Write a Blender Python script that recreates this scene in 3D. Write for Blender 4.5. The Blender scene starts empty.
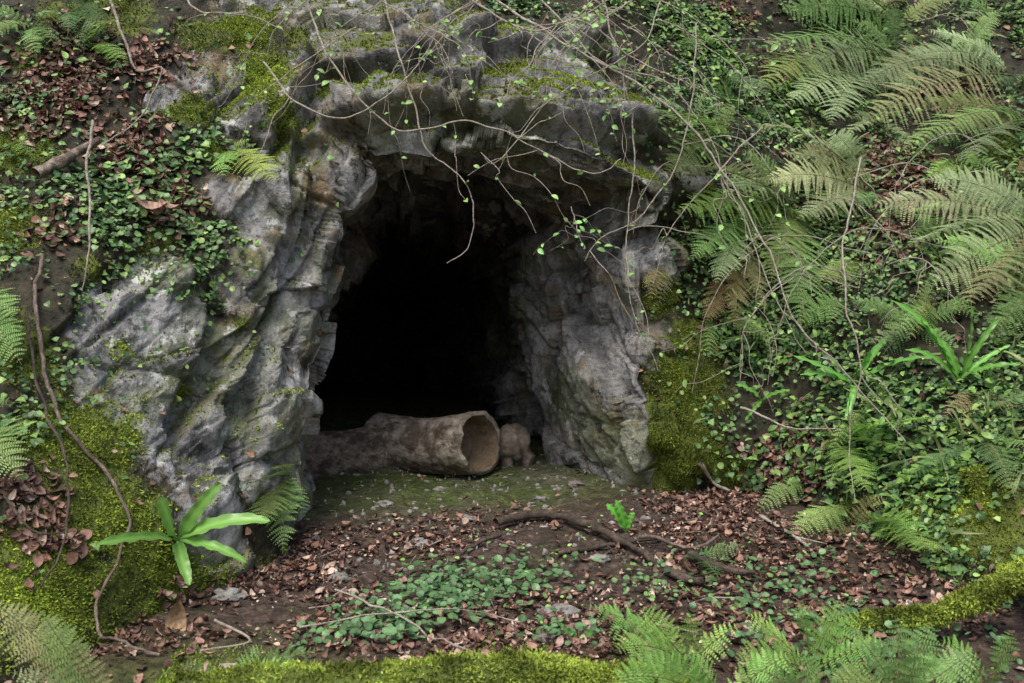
import bpy, math, random
import numpy as np
from mathutils import Vector
from mathutils.bvhtree import BVHTree
random.seed(7); rng=np.random.default_rng(7)
F=995.0; CAMZ=1.5
def P(px,py,d): return np.array([(px-512)/F*d, d, CAMZ-(py-341.5)/F*d])
# ---------------------------------------------------------------- noise
def h3(ix,iy,iz,s):
    h=(ix.astype(np.int64)*374761393+iy.astype(np.int64)*668265263+iz.astype(np.int64)*2147483647+s*974634777)&0xffffffff
    h=((h^(h>>13))*1274126177)&0xffffffff
    h=((h^(h>>16))*2246822519)&0xffffffff
    h=h^(h>>15)
    return (h&0xffffff)/float(0xffffff)
def vn(p,s=0):
    i=np.floor(p).astype(np.int64); f=p-i; f=f*f*(3-2*f)
    r=0
    for dx in (0,1):
        wx=f[:,0] if dx else 1-f[:,0]
        for dy in (0,1):
            wy=f[:,1] if dy else 1-f[:,1]
            for dz in (0,1):
                wz=f[:,2] if dz else 1-f[:,2]
                r=r+wx*wy*wz*h3(i[:,0]+dx,i[:,1]+dy,i[:,2]+dz,s)
    return r*2-1
def fbm(p,o=4,s=0,g=.5):
    a=1;r=0;t=0
    for k in range(o):
        r=r+a*vn(p*(2.03**k)+k*7.3,s+k); t+=a; a*=g
    return r/t
def facets(p,s=0,tilt=.6,crack=3.0,full=False):
    i=np.floor(p).astype(np.int64)
    best=np.full(len(p),1e9); bc=np.zeros((len(p),3)); bi=np.zeros((len(p),3),np.int64); sec=np.full(len(p),1e9)
    for dx in (-1,0,1):
        for dy in (-1,0,1):
            for dz in (-1,0,1):
                c=i+np.array([dx,dy,dz])
                j=np.stack([h3(c[:,0],c[:,1],c[:,2],s+k) for k in range(3)],1)
                q=c+j; d=((p-q)**2).sum(1)
                m=d<best
                sec=np.where(m,best,np.minimum(sec,d))
                best=np.where(m,d,best); bc[m]=q[m]; bi[m]=c[m]
    off=h3(bi[:,0],bi[:,1],bi[:,2],s+11)*2-1
    g=np.stack([h3(bi[:,0],bi[:,1],bi[:,2],s+12+k)*2-1 for k in range(3)],1)
    edge=np.sqrt(sec)-np.sqrt(best)
    r=off*.6+tilt*((p-bc)*g).sum(1)*2-np.clip(.12-edge,0,.12)*crack
    return (r,edge,off) if full else r
# ---------------------------------------------------------------- depth of the slope
ctl=[(0,0,4.9),(0,150,4.4),(0,340,3.7),(0,500,3.35),(0,683,3.0),(100,200,4.3),(100,400,3.8),(100,600,3.35),(200,60,4.9),(200,250,4.4),
(200,400,4.2),(200,600,3.8),(290,100,4.95),(290,300,4.75),(300,450,4.6),(260,640,3.9),(310,520,4.55),(330,40,5.05),(400,120,4.75),(500,120,4.7),
(600,155,4.78),(500,20,5.25),(450,60,5.0),(640,200,4.95),(650,300,5.15),(655,450,5.1),(700,200,5.2),(690,390,4.95),(695,460,4.85),(745,490,4.95),(740,380,5.1),(820,200,5.4),
(820,350,4.9),(820,500,4.6),(900,600,4.0),(1024,600,3.5),(1024,400,4.2),(1024,200,5.2),(1024,20,6.6),(850,40,6.4),(700,40,5.9),(560,-60,5.9),
(200,-100,5.6),(-600,300,4.0),(-600,0,4.8),(-500,683,3.2),(1600,300,4.6),(1600,0,6.2),(1500,650,3.4),(0,-200,6.2),(1000,-150,8.0),(500,560,5.6),(750,600,5.0)]
C=np.array([P(*c) for c in ctl]); cx=C[:,[0,2]]; cy=C[:,1]
n=len(C); K=np.sqrt(((cx[:,None]-cx[None])**2).sum(2)+.03)
A=np.zeros((n+3,n+3)); A[:n,:n]=K-np.eye(n)*.05; A[:n,n]=1; A[:n,n+1:]=cx; A[n,:n]=1; A[n+1:,:n]=cx.T
sol=np.linalg.solve(A,np.concatenate([cy,[0,0,0]]))
gxs=np.arange(-4.6,4.61,.025); gzs=np.arange(-.2,3.91,.025)
QX,QZ=np.meshgrid(gxs,gzs); qq=np.stack([QX.ravel(),QZ.ravel()],1)
kk=np.sqrt(((qq[:,None]-cx[None])**2).sum(2)+.03); WG=np.clip(kk@sol[:n]+sol[n]+qq@sol[n+1:],2.2,9).reshape(QX.shape)
def W(x,z):
    x=np.asarray(x,float); z=np.asarray(z,float)
    u=(np.clip(x,-4.5,4.5)+4.6)/.025; v=(np.clip(z,-.1,3.8)+.2)/.025
    i=u.astype(int); j=v.astype(int); fu=u-i; fv=v-j
    y=(WG[j,i]*(1-fu)+WG[j,i+1]*fu)*(1-fv)+(WG[j+1,i]*(1-fu)+WG[j+1,i+1]*fu)*fv
    return y+np.clip(z-3.8,0,None)*1.0
def Gz(x,y):
    x=np.asarray(x,float);y=np.asarray(y,float)
    p=np.stack([x,y,np.zeros_like(x)],1)
    near=np.exp(-(x**2+(y-4)**2)/60)
    return .45+.11*np.clip(y-3.2,-1.5,5)+.10*np.clip(x,0,2.5)*np.clip((y-3)/1.5,0,1)+near*(fbm(p*1.6,3,40)*.06+fbm(p*7,3,50)*.024)-.25*np.clip((2.2-y)/6,0,1)
def hit0(px,py):
    d=np.linspace(2,9,500); q=np.stack([(px-512)/F*d,d,CAMZ-(py-341.5)/F*d],1)
    w=W(q[:,0],q[:,2]); ok=np.where((w<=d))[0]
    return q[ok[0]] if len(ok) else q[-1]
# ---------------------------------------------------------------- mesh helper
def build(name,parts,mat,smooth=True,attr='Col'):
    V=[];loops=[];starts=[];Cc=[];vo=0;lo=0
    for v,f,c in parts:
        v=np.asarray(v,float); f=np.asarray(f)
        V.append(v); loops.append((f+vo).ravel()); k=f.shape[1]
        starts.append(lo+np.arange(len(f))*k); lo+=f.size; vo+=len(v)
        c=np.asarray(c,float)
        if c.ndim==1: c=np.tile(c,(len(v),1))
        if c.shape[1]==3: c=np.concatenate([c,np.ones((len(c),1))],1)
        Cc.append(c)
    V=np.concatenate(V);loops=np.concatenate(loops);starts=np.concatenate(starts);Cc=np.concatenate(Cc)
    m=bpy.data.meshes.new(name)
    m.vertices.add(len(V)); m.vertices.foreach_set('co',V.astype(np.float32).ravel())
    m.loops.add(len(loops)); m.loops.foreach_set('vertex_index',loops.astype(np.int32))
    m.polygons.add(len(starts)); m.polygons.foreach_set('loop_start',starts.astype(np.int32))
    m.polygons.foreach_set('use_smooth',np.full(len(starts),smooth,bool))
    m.update(calc_edges=True); m.validate()
    a=m.attributes.new(attr,'FLOAT_COLOR','POINT')
    a.data.foreach_set('color',Cc.astype(np.float32).ravel())
    m.materials.append(mat)
    o=bpy.data.objects.new(name,m); bpy.context.scene.collection.objects.link(o); return o
# ---------------------------------------------------------------- materials
def newmat(name):
    m=bpy.data.materials.new(name); m.use_nodes=True; nt=m.node_tree; nt.nodes.clear()
    return m,nt,nt.nodes,nt.links
def N(nt,t,**k):
    n=nt.nodes.new(t)
    for a,b in k.items():
        if a in n.inputs: n.inputs[a].default_value=b
        else: setattr(n,a,b)
    return n
def mix(nt,fac,a,b,mode='MIX'):
    m=nt.nodes.new('ShaderNodeMix'); m.data_type='RGBA'; m.blend_type=mode
    for i,v in ((0,fac),(6,a),(7,b)):
        if hasattr(v,'links'): nt.links.new(v,m.inputs[i])
        elif isinstance(v,tuple): m.inputs[i].default_value=(*v,1)
        else: m.inputs[i].default_value=v
    return m.outputs[2]
def ramp(nt,src,stops):
    r=nt.nodes.new('ShaderNodeValToRGB'); e=r.color_ramp.elements
    e[0].position,e[1].position=stops[0][0],stops[1][0]
    for k,s in enumerate(stops):
        if k>1: e.new(s[0])
    for k,s in enumerate(stops):
        c=s[1]; e[k].color=(*c,1) if isinstance(c,tuple) else (c,c,c,1)
    nt.links.new(src,r.inputs[0]); return r.outputs[0]
def mathn(nt,op,a,b):
    m=nt.nodes.new('ShaderNodeMath'); m.operation=op
    for i,v in ((0,a),(1,b)):
        if hasattr(v,'links'): nt.links.new(v,m.inputs[i])
        else: m.inputs[i].default_value=v
    return m.outputs[0]
def leafmat(name,rough=.45,trans=.25,spec=.4,gain=1.5,vein=False):
    m,nt,ns,lk=newmat(name)
    a=N(nt,'ShaderNodeAttribute',attribute_name='Col')
    c=mix(nt,1.0,a.outputs['Color'],(gain,gain,gain),'MULTIPLY')
    if vein:
        tc=N(nt,'ShaderNodeTexCoord'); no=N(nt,'ShaderNodeTexNoise',Scale=70.0,Detail=3.0); lk.new(tc.outputs['Object'],no.inputs['Vector'])
        c=mix(nt,1.0,c,ramp(nt,no.outputs[0],[(.35,.55),(.65,1.0)]),'MULTIPLY')
    b=N(nt,'ShaderNodeBsdfPrincipled'); b.inputs['Roughness'].default_value=rough; b.inputs['Specular IOR Level'].default_value=spec
    lk.new(c,b.inputs['Base Color'])
    o=N(nt,'ShaderNodeOutputMaterial')
    if trans:
        t=N(nt,'ShaderNodeBsdfTranslucent'); lk.new(c,t.inputs['Color'])
        ms=N(nt,'ShaderNodeMixShader'); ms.inputs[0].default_value=trans
        lk.new(b.outputs[0],ms.inputs[1]); lk.new(t.outputs[0],ms.inputs[2]); lk.new(ms.outputs[0],o.inputs[0])
    else: lk.new(b.outputs[0],o.inputs[0])
    return m
def rockmat():
    m,nt,ns,lk=newmat('limestone_and_soil')
    tc=N(nt,'ShaderNodeTexCoord'); ob=tc.outputs['Object']
    a=N(nt,'ShaderNodeAttribute',attribute_name='Col'); sp=N(nt,'ShaderNodeSeparateColor'); lk.new(a.outputs['Color'],sp.inputs[0])
    mp=N(nt,'ShaderNodeMapping'); mp.inputs['Rotation'].default_value=(.3,.55,0); mp.inputs['Scale'].default_value=(2.6,1.2,1.0); lk.new(ob,mp.inputs[0])
    def noise(s,d=5,r=.6,v=None,dist=0):
        q=N(nt,'ShaderNodeTexNoise',Scale=s,Detail=d,Roughness=r,Distortion=dist); lk.new(v or ob,q.inputs['Vector']); return q.outputs[0]
    n1=noise(2.4,8,.7,mp.outputs[0],.3); n2=noise(14,5,.75); n3=noise(1.7,4,.6); n4=noise(70,3,.7); n5=noise(3.3,5,.65); n6=noise(6.5,6,.7)
    n1b=mathn(nt,'ADD',n1,mathn(nt,'MULTIPLY',mathn(nt,'SUBTRACT',a.outputs['Alpha'],.5),.20))
    base=ramp(nt,n1b,[(.32,(.065,.063,.064)),(.42,(.21,.207,.21)),(.54,(.40,.395,.395)),(.68,(.64,.635,.62))])
    base=mix(nt,.8,base,ramp(nt,n2,[(.34,.22),(.54,1.0)]),'MULTIPLY')
    base=mix(nt,ramp(nt,n5,[(.54,0.0),(.63,.7)]),base,(.32,.225,.11))
    base=mix(nt,ramp(nt,n3,[(.49,0.0),(.61,.6)]),base,(.15,.18,.06))
    base=mix(nt,ramp(nt,n6,[(.57,0.0),(.62,.8)]),base,(.66,.67,.65))
    base=mix(nt,ramp(nt,n6,[(.35,.85),(.42,0.0)]),base,(.05,.048,.045))
    base=mix(nt,ramp(nt,n4,[(.60,0.0),(.72,.4)]),base,(.66,.66,.63))
    base=mix(nt,ramp(nt,n4,[(.28,.6),(.40,0.0)]),base,(.03,.03,.028))
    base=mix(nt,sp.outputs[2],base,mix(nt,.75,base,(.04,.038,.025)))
    soil=ramp(nt,n2,[(.3,(.010,.010,.006)),(.5,(.03,.028,.014)),(.7,(.085,.066,.038))])
    moss=ramp(nt,n2,[(.3,(.025,.034,.007)),(.5,(.085,.11,.018)),(.7,(.17,.2,.035))])
    fs=ramp(nt,mathn(nt,'ADD',sp.outputs[1],mathn(nt,'MULTIPLY',mathn(nt,'SUBTRACT',n2,.5),1.3)),[(.4,0.0),(.6,1.0)])
    fm=ramp(nt,mathn(nt,'ADD',sp.outputs[0],mathn(nt,'MULTIPLY',mathn(nt,'SUBTRACT',n2,.5),1.5)),[(.4,0.0),(.6,1.0)])
    col=mix(nt,fs,base,soil); col=mix(nt,fm,col,moss)
    hgt=mathn(nt,'ADD',mathn(nt,'MULTIPLY',n1,.7),mathn(nt,'ADD',mathn(nt,'MULTIPLY',n2,.5),mathn(nt,'MULTIPLY',n4,.15)))
    bp=N(nt,'ShaderNodeBump',Strength=.9,Distance=.04); lk.new(hgt,bp.inputs['Height'])
    b=N(nt,'ShaderNodeBsdfPrincipled',Roughness=.62); lk.new(col,b.inputs['Base Color']); lk.new(bp.outputs[0],b.inputs['Normal'])
    b.inputs['Specular IOR Level'].default_value=.35
    o=N(nt,'ShaderNodeOutputMaterial'); lk.new(b.outputs[0],o.inputs[0]); return m
def groundmat():
    m,nt,ns,lk=newmat('leaf_mould')
    tc=N(nt,'ShaderNodeTexCoord'); ob=tc.outputs['Object']
    a=N(nt,'ShaderNodeAttribute',attribute_name='Col'); sp=N(nt,'ShaderNodeSeparateColor'); lk.new(a.outputs['Color'],sp.inputs[0])
    n1=N(nt,'ShaderNodeTexNoise',Scale=18.0,Detail=6.0,Roughness=.75); n2=N(nt,'ShaderNodeTexNoise',Scale=3.0,Detail=4.0); v=N(nt,'ShaderNodeTexVoronoi',Scale=45.0)
    for q in (n1,n2,v): lk.new(ob,q.inputs['Vector'])
    mould=ramp(nt,n1.outputs[0],[(.3,(.02,.014,.010)),(.5,(.075,.05,.037)),(.7,(.21,.15,.11))])
    mould=mix(nt,ramp(nt,n2.outputs[0],[(.5,0.0),(.62,.6)]),mould,mix(nt,1.0,mould,(.6,.75,.35),'MULTIPLY'))
    dampc=ramp(nt,n1.outputs[0],[(.3,(.035,.038,.02)),(.5,(.12,.12,.07)),(.72,(.29,.285,.2))])
    dampc=mix(nt,ramp(nt,n2.outputs[0],[(.34,0.0),(.52,.9)]),dampc,mix(nt,1.0,dampc,(.65,.92,.34),'MULTIPLY'))
    col=mix(nt,sp.outputs[0],mould,dampc)
    col=mix(nt,sp.outputs[1],col,ramp(nt,n1.outputs[0],[(.3,(.03,.05,.01)),(.6,(.15,.2,.035))]))
    h=mathn(nt,'ADD',n1.outputs[0],mathn(nt,'MULTIPLY',v.outputs['Distance'],.4))
    bp=N(nt,'ShaderNodeBump',Strength=.9,Distance=.04); lk.new(h,bp.inputs['Height'])
    b=N(nt,'ShaderNodeBsdfPrincipled'); lk.new(col,b.inputs['Base Color']); lk.new(bp.outputs[0],b.inputs['Normal'])
    lk.new(ramp(nt,sp.outputs[0],[(0,.85),(1,.5)]),b.inputs['Roughness'])
    o=N(nt,'ShaderNodeOutputMaterial'); lk.new(b.outputs[0],o.inputs[0]); return m
def barkmat(name,c1,c2,c3,sc=12,stretch=(1,1,1),bs=.8,moss=0,stain=.6):
    m,nt,ns,lk=newmat(name)
    tc=N(nt,'ShaderNodeTexCoord'); mp=N(nt,'ShaderNodeMapping'); mp.inputs['Scale'].default_value=stretch; lk.new(tc.outputs['Object'],mp.inputs[0])
    n1=N(nt,'ShaderNodeTexNoise',Scale=float(sc),Detail=6.0,Roughness=.68); lk.new(mp.outputs[0],n1.inputs['Vector'])
    n2=N(nt,'ShaderNodeTexNoise',Scale=sc*.5,Detail=5.0,Roughness=.65); lk.new(tc.outputs['Object'],n2.inputs['Vector'])
    col=ramp(nt,n1.outputs[0],[(.33,c1),(.48,c2),(.64,c3)])
    col=mix(nt,ramp(nt,n2.outputs[0],[(.50,0.0),(.57,stain)]),col,c1)
    if moss: col=mix(nt,ramp(nt,n2.outputs[0],[(.5-moss*.2,0.0),(.6-moss*.2,1.0)]),col,(.10,.14,.025))
    bp=N(nt,'ShaderNodeBump',Strength=bs,Distance=.025); lk.new(n1.outputs[0],bp.inputs['Height'])
    b=N(nt,'ShaderNodeBsdfPrincipled',Roughness=.8); lk.new(col,b.inputs['Base Color']); lk.new(bp.outputs[0],b.inputs['Normal'])
    o=N(nt,'ShaderNodeOutputMaterial'); lk.new(b.outputs[0],o.inputs[0]); return m
M_rock=rockmat(); M_gr=groundmat()
M_leaf=leafmat('ivy_leaf',.38,.15,gain=1.55); M_fern=leafmat('fern_leaf',.5,.3,spec=.3,gain=1.75); M_dead=leafmat('dead_leaf',.6,0,spec=.25,gain=1.45,vein=True); M_moss=leafmat('moss_tuft',.8,0,spec=.1,gain=1.75)
M_gloss=leafmat('harts_tongue_leaf',.33,.3,spec=.5,gain=1.4)
M_log=barkmat('rotten_wood',(.09,.06,.04),(.29,.24,.19),(.50,.45,.38),12,(1,1,1.4),stain=.8,bs=1.0)
M_log2=barkmat('rotten_wood_dark',(.07,.048,.035),(.22,.17,.13),(.42,.36,.29),16,(1,1,1.2),stain=.8,bs=1.0)
M_end=barkmat('log_end_grain',(.09,.06,.035),(.24,.175,.11),(.40,.31,.21),18,stain=.6)
M_twig=barkmat('twig_bark',(.22,.18,.14),(.45,.39,.32),(.65,.6,.52),40,stain=.3)
M_dtwig=barkmat('dark_stick_bark',(.03,.022,.018),(.09,.065,.05),(.2,.15,.12),30)
M_root=barkmat('root_bark',(.08,.055,.045),(.2,.15,.12),(.36,.29,.24),30)
M_mlog=barkmat('mossy_bark',(.03,.04,.01),(.09,.13,.022),(.16,.2,.04),25,moss=1)
M_stone=barkmat('stone',(.10,.095,.085),(.25,.24,.22),(.46,.44,.40),8,stain=.4)
M_bst=barkmat('brown_stone',(.07,.055,.04),(.18,.145,.11),(.32,.27,.21),10,stain=.5)
# ---------------------------------------------------------------- cave rock face
NT=1200
th=np.linspace(0,2*np.pi,NT,endpoint=False)
def outline(pts,dd,cpx,d0):
    c=P(*cpx,d0)[[0,2]]; w=np.array([P(a,b,d)[[0,2]] for (a,b),d in zip(pts,dd)])-c
    ang=np.arctan2(w[:,1],w[:,0])%(2*np.pi); o=np.argsort(ang); w=w[o]; wn=np.roll(w,-1,0); dd=np.array(dd)[o]; dn=np.roll(dd,-1)
    r=np.zeros(NT); y=np.zeros(NT); D=np.stack([np.cos(th),np.sin(th)],1)
    for a,b,ya,yb in zip(w,wn,dd,dn):
        e=b-a; den=D[:,0]*e[1]-D[:,1]*e[0]; t=(a[0]*e[1]-a[1]*e[0])/den; s=(a[0]*D[:,1]-a[1]*D[:,0])/den
        m=(t>0)&(s>=-1e-6)&(s<=1+1e-6); r[m]=t[m]; y[m]=(ya*(1-s)+yb*s)[m]
    k=np.hanning(7); k/=k.sum()
    sm=lambda rr: np.convolve(np.concatenate([rr[-40:],rr,rr[:40]]),k,'same')[40:-40]
    return c,sm(r),sm(y)
rim=[(316,530),(310,470),(306,405),(322,345),(320,300),(338,262),(338,215),(362,182),(368,158),(410,152),(470,155),(540,164),(600,182),(658,200),(664,232),(646,262),(652,330),(642,380),(662,430),(660,480),(672,540),(580,600),(480,620),(380,600)]
inn=[(284,530,6.4),(270,440,6.4),(280,380,6.4),(300,310,6.3),(330,258,6.1),(344,215,6.0),(376,184,5.8),(446,186,5.8),(498,204,5.85),(522,240,6.05),(520,310,6.4),(512,390,6.6),(528,450,6.6),(546,530,6.6),(480,580,6.6),(400,600,6.5),(320,590,6.4)]
cR,rR,_=outline(rim,[5.0]*len(rim),(480,340),5.0); cI,rI,yI=outline([q[:2] for q in inn],[q[2] for q in inn],(410,350),6.3)
dirs=np.stack([np.cos(th),np.sin(th)],1)
rows=[];flag=[]
xz0=cR+dirs*rR[:,None]; y0=W(xz0[:,0],xz0[:,1])
xz1=cI+dirs*rI[:,None]
for s in np.linspace(1,0,45)[:-1]:
    c=cI+np.array([-1.3*s**1.5,-.1*s]); r=rI*(1-.25*s)*(1 if s<.97 else .0003)
    q=c+dirs*r[:,None]; rows.append(np.stack([q[:,0],yI+(12.2-yI)*s,q[:,1]],1)); flag.append(1)
for s in np.linspace(1,0,100)[:-1]:
    q=xz0*(1-s)+xz1*s
    rows.append(np.stack([q[:,0],y0*(1-s)+yI*s,q[:,1]],1)); flag.append(1 if s>.12 else .5)
sl_=[0.0]; st=.0108
for k in range(385):
    sl_.append(sl_[-1]+st)
    if k>325: st*=1.075
sl_=np.array(sl_)
kk_=np.hanning(161); kk_/=kk_.sum(); rS_=np.convolve(np.concatenate([rR[-200:],rR,rR[:200]]),kk_,'same')[200:-200]
def rad_(t):
    w=np.clip(t/.9,0,1); w=w*w*(3-2*w); return rR[:,None]*(1-w)+rS_[:,None]*w+t
tf=np.concatenate([np.arange(0,4.5,.01),np.arange(4.5,22,.1)])
RR=rad_(np.tile(tf,(NT,1)))
XF=cR[0]+dirs[:,0:1]*RR; ZF=cR[1]+dirs[:,1:2]*RR; YF=W(XF,ZF)
dl=np.sqrt(np.diff(XF,axis=1)**2+np.diff(YF,axis=1)**2+np.diff(ZF,axis=1)**2); SL=np.concatenate([np.zeros((NT,1)),np.cumsum(dl,1)],1)
RT=np.array([np.interp(sl_,SL[j],RR[j]) for j in range(NT)]); TT=np.array([np.interp(sl_,SL[j],tf) for j in range(NT)])
for k in range(len(sl_)):
    q=cR+dirs*RT[:,k][:,None]; y=W(q[:,0],q[:,1])+.04*np.exp(-TT[:,k]/.03)
    rows.append(np.stack([q[:,0],y,q[:,1]],1)); flag.append(0)
G0=np.array(rows); R=len(rows)
du=np.roll(G0,-12,1)-np.roll(G0,12,1); Gp=np.concatenate([G0[:1]]*6+[G0]+[G0[-1:]]*6); dv=Gp[12:]-Gp[:-12]
nrm=np.cross(du,dv); nrm/=np.linalg.norm(nrm,axis=2,keepdims=True)+1e-9
if nrm[R//2+60,:,1].mean()>0: nrm=-nrm
V0=G0.reshape(-1,3); NR=nrm.reshape(-1,3); tun=np.repeat(np.array(flag),NT)
def blobs(p,lst):
    r=np.zeros(len(p))
    for a,b,rad,*w in lst:
        c=hit0(a,b); r=np.maximum(r,(w[0] if w else 1)*np.exp(-(((p-c)**2).sum(1))/(rad*rad)))
    return r
rockb=[(150,330,.28),(130,400,.24),(190,440,.28),(200,520,.18),(240,380,.28),(270,300,.3),(290,220,.26),(300,160,.25),(330,90,.32),(250,460,.25),(290,420,.25),(250,110,.2),(250,10,.2),(330,10,.25),
(380,60,.35),(420,110,.3),(480,110,.35),(550,150,.32),(600,170,.26),(500,60,.3),(560,80,.3),(620,110,.22),(600,50,.2),(420,20,.25),(640,190,.18),(660,350,.12),(655,430,.12),(650,500,.12),(665,260,.13),
(230,200,.12),(225,560,.12),(210,70,.15),(300,520,.2),(160,270,.12),(110,340,.15),(160,100,.1),(690,180,.1)]
mossb=[(20,150,.16),(10,230,.16),(80,450,.2),(110,520,.22),(150,590,.25),(60,600,.3),(240,30,.15),(265,75,.13),(190,110,.13),(270,590,.14),(690,380,.22),(670,430,.22),(665,480,.15),(700,450,.15),
(735,480,.12),(690,340,.16),(1000,150,.18),(1000,520,.25),(120,10,.2),(210,610,.2),(285,130,.09),(880,60,.12),(900,560,.25),(660,300,.12),(20,350,.15),(850,520,.15),(650,470,.1),(300,560,.1),(215,150,.08),(420,80,.07,.6),(350,40,.1,.6),(520,60,.08,.6),(160,240,.08,.7),(230,330,.06,.6),(200,30,.15,.8),(300,40,.1,.7),(460,20,.1,.6),(120,440,.1,.7),(30,60,.12,.8),(620,500,.06,.6),(60,20,.15,.8),(120,350,.08,.6),(260,170,.06,.6),(700,200,.08,.7),(90,270,.08,.7),(190,390,.06,.6),(250,500,.07,.6)]
litb=[(60,90,.3),(130,150,.2),(175,205,.14),(60,230,.12),(20,500,.14),(50,540,.1),(900,170,.25),(890,230,.2),(790,480,.25),(960,100,.2),(180,620,.12),(150,60,.18),(730,10,.2),(100,40,.22)]
mrock=np.clip(blobs(V0,rockb)*1.3,0,1); mmoss=blobs(V0,mossb); mlit=blobs(V0,litb)
mrock=np.maximum(mrock,np.where(tun>.2,1,0))
soil=1-mrock
ns_=fbm(V0*2.5,3,90)
soil=np.clip(soil+ns_*.3*(tun<.2),0,1)
# displacement: large fractured planes, bedded and jointed
near=(np.abs(V0[:,0])<4)&(V0[:,2]<4.2)&(V0[:,2]>.2)
p=V0[near]; pn=p+.025*np.stack([fbm(p*3,2,s) for s in (1,2,3)],1)
def basis(e):
    e=np.array(e,float); e/=np.linalg.norm(e); y=np.array([0,1.,0]); y-=e*(y@e); y/=np.linalg.norm(y); return np.stack([np.cross(e,y),y,e])
j=fbm(p*1.2,2,200)*.1
regL=(p[:,0]+j<-.62-.5*np.clip(p[:,2]-2.2,0,1)); regR=(~regL)&(p[:,0]+j>-.1)&(p[:,2]+j<2.12)
BT=basis((.96,.05,-.2)); BL=basis((.42,-.15,.9)); BR=basis((.42,.35,-.85))
pr=np.where(regL[:,None],pn@BL.T,np.where(regR[:,None],pn@BR.T,pn@BT.T))+np.where(regL,17.3,np.where(regR,31.7,0))[:,None]
f1,ed1,of1=facets(pr*np.array([2.1,1.2,.95]),5,.75,1.2,True); f2,ed2,of2=facets(pr*np.array([5.2,3.2,2.4]),25,.85,1.5,True); f3=facets(pr*np.array([15,11,8]),45,.8,2)
fb=fbm(pn*24,3,70); z0=pr[:,0]*0
def beds(freq,jf,seed):
    q=pr[:,0]*freq+.35*fbm(pr*.9,2,seed)+.5*vn(np.stack([pr[:,0]*freq*.37,z0,z0],1),seed+1)
    li=np.floor(q); fr=q-li; u=pr[:,2]*jf*(.6+.8*h3(li,z0,z0,seed+2))+h3(li,z0,z0,seed+3)*9+.2*fbm(pr*3,2,seed+5); bk=np.floor(u); fu=u-bk
    blk=h3(li,bk,z0,seed+4); sm=np.maximum(np.clip(1-np.minimum(fr,1-fr)/.06,0,1),.8*np.clip(1-np.minimum(fu,1-fu)/.04,0,1))
    tl=(h3(li,bk,z0,seed+6)-.5)*(fr-.5)*1.2+(h3(li,bk,z0,seed+7)-.5)*(fu-.5)*1.0
    return blk-.5+tl-sm*.2,sm,h3(li,bk,z0,seed+8)
b1,sm1,tn1=beds(2.7,1.0,301); b2,sm2,tn2=beds(7,2.2,341)
side=np.clip((-NR[near][:,1]-.15)/.5,.4,1)
rd=.085*f1+.040*f2+.009*f3+.004*fb+(.16*b1+np.where(regR,.012,.028)*b2)*side
def poly3(pts): return np.array([hit0(*q) for q in pts])
def sstep(x): x=np.clip(x,0,1); return x*x*(3-2*x)
def ledge(pts,amp,up_l,dn=.05):
    L=poly3(pts); zl=np.interp(p[:,0],L[:,0],L[:,2])+.05*fbm(p*2.5,3,500)+.012*fbm(p*14,2,501)
    w=np.clip((p[:,0]-L[0,0])/.12,0,1)*np.clip((L[-1,0]-p[:,0])/.12,0,1); d=p[:,2]-zl
    a_=np.where(d>0,np.exp(-(d/up_l)**2),-.9*np.exp(-(np.clip(-d-dn,0,9)/.12)**2)); t=sstep((d+.05)/.05)
    return amp*w*np.where(d>0,a_,1*t+a_*(1-t))
rd=rd+ledge([(318,132),(380,122),(450,112),(520,108),(590,122),(660,148)],.12,.3,.05)+ledge([(300,60),(380,62),(470,48),(560,40),(640,60)],.08,.22)+ledge([(230,120),(300,135),(345,150)],.05,.15)
def joint(pts,amp,wl):
    L=poly3(pts); o=np.argsort(L[:,2]); L=L[o]; xl=np.interp(p[:,2],L[:,2],L[:,0])+.04*fbm(p*4,3,510)
    w=np.clip((p[:,2]-L[0,2])/.12,0,1)*np.clip((L[-1,2]-p[:,2])/.12,0,1); d=xl-p[:,0]
    return amp*w*np.where(d>0,np.exp(-(d/wl)**2),-np.exp(-(d/.1)**2)*sstep(-d/.03)+(1-sstep(-d/.03)))
rd=rd+joint([(300,90),(290,180),(262,280),(238,350),(215,450)],.07,.2)+joint([(205,250),(195,330),(165,420),(175,520)],.06,.2)
sd=.07*fbm(pn*2.2,3,60)+.035*fbm(pn*8,4,61)
so=soil[near]; disp=np.zeros(len(V0)); disp[near]=rd*(1-so*.9)+sd*so
far=~near; disp[far]=.12*fbm(V0[far]*1.5,4,60)
V1=V0+NR*disp[:,None]
G1=V1.reshape(R,NT,3); du=np.roll(G1,-3,1)-np.roll(G1,3,1); dv=np.gradient(G1,axis=0); n1_=np.cross(du,dv); n1_/=np.linalg.norm(n1_,axis=2,keepdims=True)+1e-9; n1_=n1_.reshape(-1,3); n1_*=np.sign((n1_*NR).sum(1,keepdims=True)+1e-9)
upf=np.clip((n1_[:,2]-.25)/.4,0,1)
mmoss=np.maximum(mmoss,upf*(.4+.35*(V0[:,2]>2.3))*(tun<.2)*(1-soil)*(V0[:,0]<.9))
mmoss=np.clip(mmoss+ns_*.35*(mmoss>.05),0,1)*(tun<.3)
ii=np.arange(R-1)[:,None]*NT; jj=np.arange(NT)[None]; j2=(jj+1)%NT
FQ=np.stack([ii+jj,ii+j2,ii+NT+j2,ii+NT+jj],2).reshape(-1,4)
darken=np.clip((V0[:,1]-6.7)/1.5,0,1)*(tun>.2)  # rock colour gets darker further back in the tunnel
darken=np.maximum(darken,.35*blobs(V0,[(420,60,.5),(520,90,.45),(330,60,.4),(250,60,.4)])*(tun<.3))  # darker rock tone over the lip above the mouth
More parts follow.
